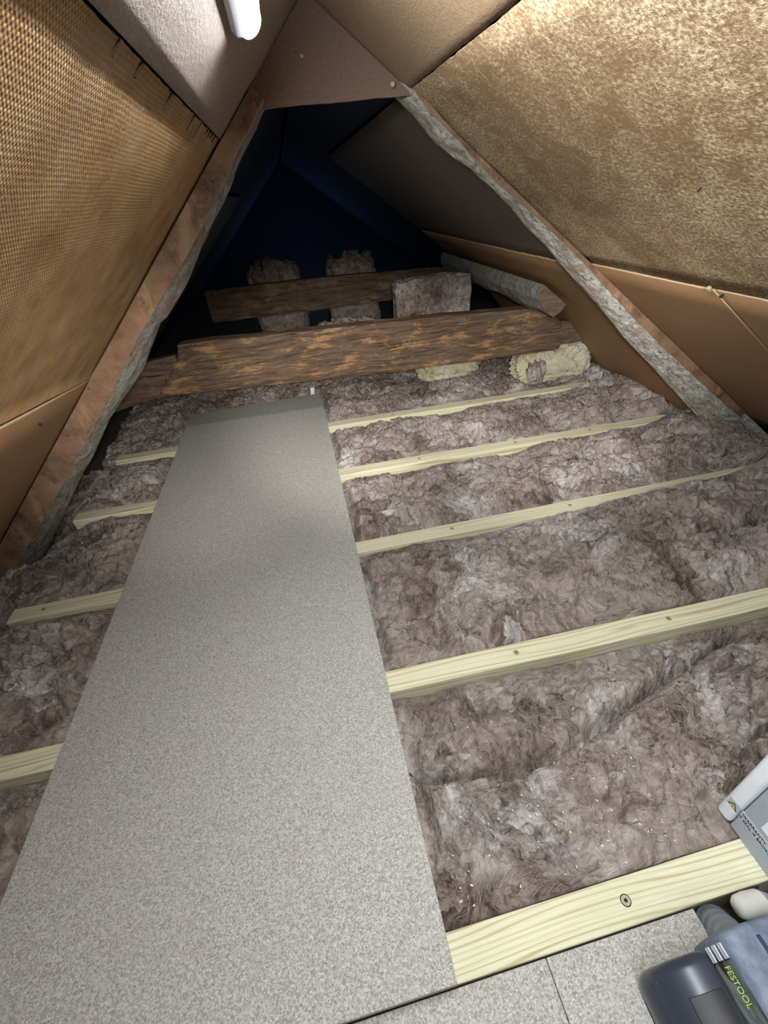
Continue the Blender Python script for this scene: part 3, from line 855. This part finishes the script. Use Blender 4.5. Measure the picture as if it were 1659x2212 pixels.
def strands(par, X, Y, Z, xs, ya, yb, bay, count):
    """loose fibres combed along the swirls of the quilt"""
    nx, ny = X.shape
    def samp(px, py):
        t = np.clip((py - ya(px)) / (yb(px) - ya(px)), 0, 0.9999)
        i = np.clip((px - xs[0]) / (xs[-1] - xs[0]), 0, 0.9999) * (nx - 1); j = t * (ny - 1)
        i0 = i.astype(int); j0 = j.astype(int); fi = i - i0; fj = j - j0
        return (Z[i0, j0] * (1 - fi) * (1 - fj) + Z[i0 + 1, j0] * fi * (1 - fj) + Z[i0, j0 + 1] * (1 - fi) * fj + Z[i0 + 1, j0 + 1] * fi * fj)
    r = np.random.default_rng(100 + bay)
    n = count
    px = np.where(r.random(n) < 0.78, r.uniform(0.012, 1.25, n), r.uniform(-0.9, -0.61, n))
    t = r.random(n)
    e = r.random(n) < 0.22
    t = np.where(e, 1 - np.abs(r.normal(0, 0.05, n)), t); t = np.clip(t, 0.01, 0.99)
    py = ya(px) + (yb(px) - ya(px)) * t
    L = r.uniform(0.012, 0.042, n); K = 6
    pts = []
    x, y = px.copy(), py.copy()
    ang0 = r.uniform(-0.5, 0.5, n)
    lift = r.uniform(0.0002, 0.004, n) * np.where(e, 1.8, 1.0)
    for k in range(K):
        ang = 2.6 * fbm(x * 6 + bay, y * 6, 2) + ang0 + 0.6
        zz = samp(x, y) + lift * math.sin(math.pi * (k + 0.3) / (K - 0.4)) + 0.0003
        pts.append(np.stack([x, y, zz], -1))
        x = x + np.cos(ang) * L / K; y = y + np.sin(ang) * L / K
        tt = (y - ya(x)) / (yb(x) - ya(x))
        y = np.where(tt > 0.995, ya(x) + (yb(x) - ya(x)) * 0.995, y); y = np.where(tt < 0.005, ya(x) + (yb(x) - ya(x)) * .005, y)
        x = np.where((x < 0.006) & (px > 0), 0.006, x); x = np.where((x > -0.606) & (px < 0), -0.606, x)
    P = np.stack(pts, 1)                       # n,K,3
    d = np.gradient(P, axis=1); sd = np.stack([-d[..., 1], d[..., 0], 0 * d[..., 0]], -1)
    sd /= (np.linalg.norm(sd, axis=-1, keepdims=True) + 1e-9)
    w = r.uniform(0.00010, 0.00024, n)[:, None, None] * np.array([0.6, 1, 1, 1, .8, .2])[None, :, None]
    A = P + sd * w; B = P - sd * w; B[..., 2] += 0.0002
    V = np.stack([A, B], 2).reshape(-1, 3)
    base = (np.arange(n) * K * 2)[:, None] + (np.arange(K - 1) * 2)[None, :]
    q = np.stack([base, base + 1, base + 3, base + 2], -1).reshape(-1, 4)
    o = mesh('loose_fibres', V, q, FIBRE, par)
    o['kind'] = 'stuff'
    return o

QL = ['brown mineral wool quilt in the nearest bay, between the first and second joist',
      'brown mineral wool quilt between the second and third joist, bulging on the right',
      'brown mineral wool quilt between the third and fourth joist',
      'brown mineral wool quilt between the fourth and farthest joist',
      'shaded mineral wool quilt beyond the farthest joist, running under the old beam']
HC = [7500, 8000, 7000, 6500, 5000]
for b in range(5): quilt(b, QL[b], HC[b])

# ------------------------------------------------------------------ old ties, blocks and purlin
def rough_beam(name, pts, mat, label, cat, depth, seed, nseg=60, wob=0.003):
    """pts: near-face outline columns (x, zbottom, ztop, y) along the stick"""
    xs = np.array([p[0] for p in pts]); V = []; Fq = []
    g = np.unique(np.concatenate([np.linspace(xs[0], xs[-1], nseg), xs])); nseg = len(g)
    zb = np.interp(g, xs, [p[1] for p in pts]); zt = np.interp(g, xs, [p[2] for p in pts]); yy = np.interp(g, xs, [p[3] for p in pts])
    K = 10
    cx, cz = g.mean(), zb.min(); cy = yy.mean()
    for i, x in enumerate(g):
        a = wob * float(fbm(np.array(x * 7 + seed), np.array(seed), 3)); b = wob * float(fbm(np.array(x * 7 + seed), np.array(seed + 9), 3))
        c1 = wob * .6 * float(perlin(x * 11, seed + 3)); c2 = wob * .6 * float(perlin(x * 11, seed + 6))
        y = yy[i]; B0 = zb[i] + a; T0 = zt[i] + b; h = T0 - B0
        prof = [(y + .004, B0), (y + c1 * .5, B0 + .012), (y + c1, B0 + h * .35), (y + c2, B0 + h * .65), (y + c2 * .5, T0 - .012), (y + .006, T0), (y + depth - .006, T0 - .003), (y + depth, T0 - .02), (y + depth, B0 + .02), (y + depth - .006, B0)]
        V += [(x - cx, p[0] - cy, p[1] - cz) for p in prof]
    n = nseg
    for i in range(n - 1):
        for k in range(K):
            k2 = (k + 1) % K
            Fq.append((i * K + k, (i + 1) * K + k, (i + 1) * K + k2, i * K + k2))
    Fq += [tuple(range(K)), tuple((n - 1) * K + k for k in range(K - 1, -1, -1))]
    o = mesh(name, V, Fq, mat, loc=(cx, cy, cz))
    bm_fix(o)
    return tag(o, label, cat)

rough_beam('tie_beam', [(-0.614, 0.203, 0.207, 1.65), (-0.492, 0.203, 0.340, 1.65), (-0.480, 0.202, 0.381, 1.65), (-0.46, 0.202, 0.381, 1.65), (0.2, 0.171, 0.362, 1.65), (0.55, 0.163, 0.352, 1.65), (0.9, 0.158, 0.335, 1.65), (0.955, 0.158, 0.328, 1.65), (0.975, 0.158, 0.30, 1.65), (1.018, 0.157, 0.265, 1.65), (1.024, 0.158, 0.25, 1.65)], OLDBEAM, 'old brown tie beam with orange worn patches crossing behind the chipboard', 'beam', 0.085, 1.0)
rough_beam('beam_stub', [(1.026, 0.170, 0.268, 1.668), (1.07, 0.170, 0.262, 1.668), (1.135, 0.172, 0.196, 1.668)], OLDDARK, 'short grey brown stub wedged between the tie beam and the right slope', 'timber', 0.06, 2.0, 20)
rough_beam('beam_stub', [(-0.825, 0.16, 0.175, 1.672), (-0.70, 0.185, 0.30, 1.672), (-0.62, 0.197, 0.33, 1.672), (-0.53, 0.21, 0.34, 1.672), (-0.505, 0.23, 0.345, 1.672)], HB_SMOOTH if False else OLDDARK, 'dark brown block joining the tie beam to the left slope', 'timber', 0.06, 3.0, 24)
# the stub overlaps nothing: cut back behind the beam end
rough_beam('tie_beam', [(-0.55, 0.195, 0.37, 2.9), (0.1, 0.19, 0.366, 2.9), (0.95, 0.19, 0.34, 2.9)], OLDDARK, 'dim far tie beam deep in the dark end of the loft', 'beam', 0.08, 4.0)

def purlin():
    ys = np.linspace(1.46, 2.60, 50); V = []; Fq = []
    sec = [(.812, .457), (.905, .384), (.893, .365), (.862, .345), (.825, .372), (.800, .412), (.797, .440)]
    K = len(sec); cx, cz = 0.85, 0.345
    for i, y in enumerate(ys):
        for k, (x, z) in enumerate(sec):
            w = 0.010 * float(fbm(np.array(y * 3.0 + k * .35), np.array(2.0 + k * .25), 3)) * min(1, (y - 1.455) * 12) if k > 1 else 0
            d = nR * w
            V.append((x + d[0] - cx, y - 1.46, z + d[2] - cz))
    n = len(ys)
    for i in range(n - 1):
        for k in range(K):
            k2 = (k + 1) % K
            Fq.append((i * K + k, i * K + k2, (i + 1) * K + k2, (i + 1) * K + k))
    Fq += [tuple(range(K)), tuple((n - 1) * K + k for k in range(K - 1, -1, -1))]
    mi = [1] * ((n - 1) * K) + [0, 0]
    o = mesh('purlin', V, Fq, [OLDDARK, WANEY], loc=(cx, 1.46, cz), midx=mi); bm_fix(o)
    tag(o, 'grey round purlin along the right slope, its sawn brown end above the tie beam', 'purlin')
purlin()

# ------------------------------------------------------------------ loose lumps of wool
def lump(name, c, rx, ry, rz, mat, label, seed, n=64, squash=0.5, amp=0.35, bottom=None, group=None, boxy=0.55):
    V = []; nu, nv = n, n // 2
    for j in range(nv + 1):
        ph = math.pi * j / nv
        for i in range(nu):
            th = 2 * math.pi * i / nu
            d = np.array([math.cos(th) * math.sin(ph), math.sin(th) * math.sin(ph), math.cos(ph)])
            s = np.sign(d) * np.abs(d) ** squash
            s = s / max(np.abs(s).max(), 1e-6) * boxy + d * (1 - boxy)
            V.append((d, s))
    D = np.array([v[0] for v in V]); Sv = np.array([v[1] for v in V])
    a, b = D[:, 0] * 2 + D[:, 2] * 1.3 + seed, D[:, 1] * 2 - D[:, 2] * 1.1 + seed * .7
    ns = amp * (0.55 * fbm(a, b, 3) + 0.5 * (np.abs(perlin(a * 3.3, b * 3.3)) ** .7 - .35) + 0.18 * fbm(a * 8, b * 8, 2))
    P = Sv * (1 + ns[:, None]) * np.array([rx, ry, rz])
    if bottom is not None: P[:, 2] = np.maximum(P[:, 2], bottom - c[2])
    idx = np.arange((nv + 1) * nu).reshape(nv + 1, nu); nxt = np.roll(idx, -1, axis=1)
    q = np.stack([idx[:-1].ravel(), idx[1:].ravel(), nxt[1:].ravel(), nxt[:-1].ravel()], -1)
    o = mesh(name, P, q, mat, smooth=True, loc=c)
    return tag(o, label, 'insulation', group)

lump('insulation_batt', (0.615, 2.17, 0.205), 0.18, 0.05, 0.205, WOOL, 'grey mineral wool batt stood on end behind the tie beam', 3.0, 120, 0.22, 0.09, bottom=0.02, boxy=0.93)
lump('cream_wool_lump', (1.045, 1.735, 0.078), 0.168, 0.06, 0.082, CREAM, 'crumpled cream mineral wool under the right end of the tie beam', 8.0, 100, 0.6, 0.30, bottom=0.012)
lump('cream_wool_lump', (0.62, 1.92, 0.07), 0.15, 0.05, 0.055, CREAM, 'low dull yellow mineral wool in the shade under the tie beam', 5.0, 70, 0.6, 0.3, bottom=0.02)
lump('insulation_scrap', (0.945, 1.70, 0.055), 0.045, 0.035, 0.06, WOOL, 'brown mineral wool scrap leaning on the cream wool', 2.0, 60, 0.8, 0.3, bottom=0.01)
lump('insulation_scrap', (0.19, 2.25, 0.13), 0.16, 0.05, 0.125, WOOL, 'dim mineral wool lump behind the middle of the tie beam', 6.0, 60, 0.6, 0.3, bottom=0.01)
lump('insulation_roll', (-0.13, 3.15, 0.16), 0.165, 0.12, 0.30, WOOL, 'left heap of wool barely visible behind the far tie beam', 12.0, 60, 0.7, 0.3, bottom=FLZ + .002)
lump('insulation_roll', (0.36, 3.2, 0.15), 0.165, 0.13, 0.29, WOOL, 'right heap of wool barely visible behind the far tie beam', 14.0, 60, 0.7, 0.3, bottom=FLZ + .002)

# old grey fluff along the right eave
def eave_fluff():
    ys = np.linspace(1.205, 1.9, 140); ss = np.linspace(0, 1, 34)
    Yg, Sg = np.meshgrid(ys, ss, indexing='ij')
    X = 1.254 + 0.12 * Sg + 0.01 * perlin(Yg * 20, Sg * 3)
    z = 0.025 + 0.022 * Sg + 0.024 * fbm(X * 22, Yg * 22, 4) + 0.02 * (np.abs(perlin(X * 38, Yg * 38)) - .3)
    z = np.minimum(z, CR + MR * X - 0.012 - 0.107 * sstep(0.95, 1.40, X))
    z = np.where(Sg < 0.001, -0.02, z)
    X1 = np.where(Sg < 0.001, X + 0.004, X)
    V1 = np.stack([X1, Yg, z], -1).reshape(-1, 3)
    nx, ny = X.shape
    idx = np.arange(nx * ny).reshape(nx, ny)
    q1 = np.stack([idx[:-1, :-1].ravel(), idx[:-1, 1:].ravel(), idx[1:, 1:].ravel(), idx[1:, :-1].ravel()], -1)
    o = mesh('loose_fluff', V1, q1[:, ::-1], GREYFLUFF, smooth=True)
    tag(o, 'old grey loose fluff along the foot of the right slope', 'insulation', kind='stuff')
eave_fluff()

# wood shavings on the nearest quilt
def shavings():
    r = np.random.default_rng(5); g = []
    for k in range(70):
        x = r.uniform(0.03, 0.36); y = r.uniform(0.06, 0.17) if k < 55 else r.uniform(0.06, 0.3)
        z = 0.03; a = r.uniform(0, 6.28); l = r.uniform(0.0007, 0.0022); w = r.uniform(0.0004, 0.0009)
        ca, sa = math.cos(a), math.sin(a)
        v, f = boxgeo(-l, l, -w, w, 0, 0.0005)
        g.append((x, y, [(p[0] * ca - p[1] * sa, p[0] * sa + p[1] * ca, p[2]) for p in v], f))
    return g
SH = shavings()
q0 = [o for o in bpy.data.objects if o.name.startswith('insulation_quilt')][0]
bpy.context.view_layer.update()
geo = []
for x, y, v, f in SH:
    ok, loc, nrm, _ = q0.ray_cast(Vector((x, y, 0.3)), Vector((0, 0, -1)))
    z = loc.z if ok else 0.02
    geo.append(([(p[0] + x, p[1] + y, p[2] + z + 0.0002) for p in v], f))
V, Fc = merge(geo)
tag(mesh('wood_shavings', V, Fc, SHAVE), 'tiny pale wood shavings sprinkled on the nearest quilt', 'debris', kind='stuff')

# white plastic tag and scrap near the far board end
o = box('plastic_tag', -0.009, 0.009, -0.0015, 0.0015, 0, 0.05, PAPER, loc=(-0.04, 1.962, 0.0)); o.rotation_euler = (0.25, 0.1, 0.1)
tag(o, 'small white tag standing at the far end of the chipboard', 'tag')

# ------------------------------------------------------------------ white and grey device case (right edge)
def device():
    root = empty('device_case', (0.585, 0.0, 0.001))
    tag(root, 'grey electronic device case with white front cover, cut off by the right edge', 'device')
    L = lambda o: o
    ox, oz = 0.585, 0.001
    box('body', 0.432 - ox, 0.745 - ox, -0.20, 0.0685, 0.0, 0.30, GREYPL, root, 0.0025)
    box('front_cover', 0.4295 - ox, 0.7475 - ox, 0.070, 0.0915, 0.0, 0.303, WHITEPL, root, 0.007, 4)
    fx = 0.4317 - ox
    # seal film on cover and body
    g = [boxgeo(fx - 0.0004 - 0.0022, fx - 0.002, 0.0705, 0.0865, 0.037, 0.053)]
    g.append(boxgeo(fx - 0.0003, fx + 0.001, 0.004, 0.0688, 0.032, 0.050))
    v, f = merge(g)
    seal = mesh('seal_sticker', v, f, STICK, root)
    # mtx: text runs towards -y, up is +z, faces -x
    def mt(y, z, x=fx - 0.0005):
        return Matrix(((0, 0, -1, x), (-1, 0, 0, y), (0, 1, 0, z), (0, 0, 0, 1)))
    text_mesh('seal_text', 'WARRANTY  VOID', 0.0070, INK, seal, mt(0.0665, 0.0425), sx=0.92)
    text_mesh('seal_text', 'IF SEAL IS BROKEN', 0.0070, INK, seal, mt(0.0685, 0.0345), sx=0.90)
    tx = fx - 0.0026
    def tri(s, x):
        V = [(x, 0.0785 + s, 0.0415 - s * .45), (x, 0.0785 - s, 0.0415 - s * .45), (x, 0.0785, 0.0415 + s * 1.15)]
        V += [(p[0] + 0.0006, p[1], p[2]) for p in V]
        return V, [(0, 1, 2), (3, 5, 4), (0, 3, 4, 1), (1, 4, 5, 2), (2, 5, 3, 0)]
    v, f = tri(0.0068, tx - 0.0004); mesh('triangle_border', v, f, INK, seal)
    v, f = tri(0.0048, tx - 0.0007); mesh('triangle_face', v, f, YELLOW, seal)
    text_mesh('exclamation_mark', '!', 0.0075, INK, seal, mt(0.0797, 0.0392, tx - 0.001))
    lab = box('barcode_label', fx - 0.0006, fx + 0.001, -0.06, 0.0455, 0.060, 0.112, PAPER, root)
    r = random.Random(4); g = []; y = 0.040
    while y > -0.055:
        w = r.choice([.0006, .001, .0016])
        g.append(boxgeo(fx - 0.0009, fx - 0.0004, y - w, y, 0.070, 0.095)); y -= w + r.choice([.0007, .0012, .0018])
    v, f = merge(g); mesh('barcode', v, f, INK, lab)
device()

# ------------------------------------------------------------------ power tool at the bottom right
def tool():
    root = empty('power_tool', (0.28, -0.12, 0.0015))
    tag(root, 'dusty blue grey and black power tool lying on the near chipboard', 'tool')
    ox, oy, oz = 0.28, -0.12, 0.0015
    def extr(name, prof, ya, yb, mat, bev=0.004, seg=3, taper=None):
        n = len(prof)
        V = [(x - ox, ya - oy, z - oz) for x, z in prof] + [(x - ox, yb - oy, z - oz) for x, z in prof]
        Fc = [(i, (i + 1) % n, n + (i + 1) % n, n + i) for i in range(n)] + [tuple(range(n - 1, -1, -1)), tuple(range(n, 2 * n))]
        o = mesh(name, V, Fc, mat, root); bm_fix(o); bevel(o, bev, seg)
        for p in o.data.polygons: p.use_smooth = True
        return o
    extr('battery_housing', [(0.207, 0.002), (0.200, 0.02), (0.197, 0.045), (0.203, 0.068), (0.220, 0.086), (0.243, 0.095), (0.268, 0.097), (0.268, 0.002)], -0.26, -0.037, NAVY, 0.014, 5)
    extr('housing_rib', [(0.1975, 0.050), (0.1955, 0.056), (0.199, 0.064), (0.205, 0.070), (0.208, 0.066), (0.202, 0.056)], -0.25, -0.048, NAVY, 0.001, 2)
    extr('motor_housing', [(0.285, 0.004), (0.2715, 0.06), (0.270, 0.105), (0.275, 0.121), (0.290, 0.1255), (0.345, 0.118), (0.362, 0.10), (0.366, 0.03), (0.36, 0.004)], -0.26, -0.0305, TOOLGREY, 0.008, 4)
    extr('housing_groove', [(0.306, 0.1215), (0.306, 0.1245), (0.3105, 0.1240), (0.3105, 0.121)], -0.25, -0.042, NAVY, 0.0008, 1)
    extr('nameplate', [(0.2615, 0.090), (0.2605, 0.100), (0.2715, 0.118), (0.2735, 0.112), (0.272, 0.09)], -0.25, -0.051, STRIP, 0.0008, 1)
    for k in range(3):
        t0 = k / 3.0; t1 = t0 + 0.22
        a = np.array([0.2600, 0.1005]); b = np.array([0.2722, 0.1195])
        p0 = a + (b - a) * t0; p1 = a + (b - a) * t1
        nn = np.array([-(b - a)[1], (b - a)[0]]); nn = nn / np.linalg.norm(nn)
        pr = [tuple(p0), tuple(p1), tuple(p1 + nn * 0.0022), tuple(p0 + nn * 0.0022)]
        extr('vent_rib', pr, -0.0505, -0.0385, CHROME, 0.0006, 2)
    extr('matte_panel', [(0.222, 0.0865), (0.222, 0.0885), (0.243, 0.0962), (0.256, 0.0975), (0.256, 0.0955)], -0.25, -0.066, BLACKC, 0.0006, 2)
    # lettering on the nameplate slope (runs towards -y)
    a = np.array([0.2605, 0.100]); b = np.array([0.2715, 0.118])
    ud = (b - a) / np.linalg.norm(b - a); nd = np.array([-ud[1], ud[0]])
    p = a + ud * 0.0085 + nd * 0.0006
    M_ = Matrix(((0, ud[0], nd[0], p[0] - ox), (-1, 0, 0, -0.0545 - oy), (0, ud[1], nd[1], p[1] - oz), (0, 0, 0, 1)))
    text_mesh('brand_lettering', 'FESTOOL', 0.0088, GREENINK, root, M_, sx=0.80)
    kn, kf = tubegeo([(0.322 - ox, -0.055 - oy, 0.117 - oz), (0.322 - ox, -0.055 - oy, 0.1245 - oz), (0.322 - ox, -0.055 - oy, 0.126 - oz)], [0.0075, 0.0075, 0.005], 16)
    mesh('button', kn, kf, NAVY, root)
    # ribbed hose connector at the far end
    p0, p1 = np.array([0.318, -0.058, 0.068]), np.array([0.3435, -0.0175, -0.025])
    pts, rad = [], []
    for i in range(25):
        t = i / 24.0
        pts.append(tuple(p0 + (p1 - p0) * t - np.array([ox, oy, oz])))
        rad.append(0.0185 + 0.0022 * t + (0.0016 if i % 4 < 2 else 0.0))
    v, f = tubegeo(pts, rad, 24); mesh('hose_connector', v, f, HOSE, root, smooth=False)
tool()

def cuff():
    pts = [(0.352, 0.0 - 0.004, -0.01), (0.362, -0.006, -0.002), (0.385, -0.010, 0.0), (0.41, -0.014, -0.004), (0.44, -0.03, -0.012), (0.46, -0.07, -0.02)]
    c = np.array([0.40, -0.02, -0.04])
    root = empty('vacuum_hose', tuple(c))
    tag(root, 'grey hose with a pale cuff lying between the tool and the device', 'hose')
    P = [np.array([0.362, -0.012, 0.014]), np.array([0.367, -0.012, 0.014]), np.array([0.378, -0.012, 0.014]), np.array([0.395, -0.013, 0.014]), np.array([0.399, -0.013, 0.014])]
    v, f = tubegeo([tuple(p - c) for p in P], [0.009, 0.0125, 0.0135, 0.0135, 0.012], 24); mesh('cuff', v, f, CUFF, root, smooth=True)
    pts, rad = [], []
    for i in range(40):
        t = i / 39.0
        p = np.array([0.399 + 0.012 * t, -0.013 - 0.2 * t * t - 0.01 * t, 0.014 - 0.03 * t])
        pts.append(tuple(p - c)); rad.append(0.0105 + (0.0012 if i % 3 == 0 else 0))
    v, f = tubegeo(pts, rad, 18); mesh('hose', v, f, HOSE, root)
cuff()
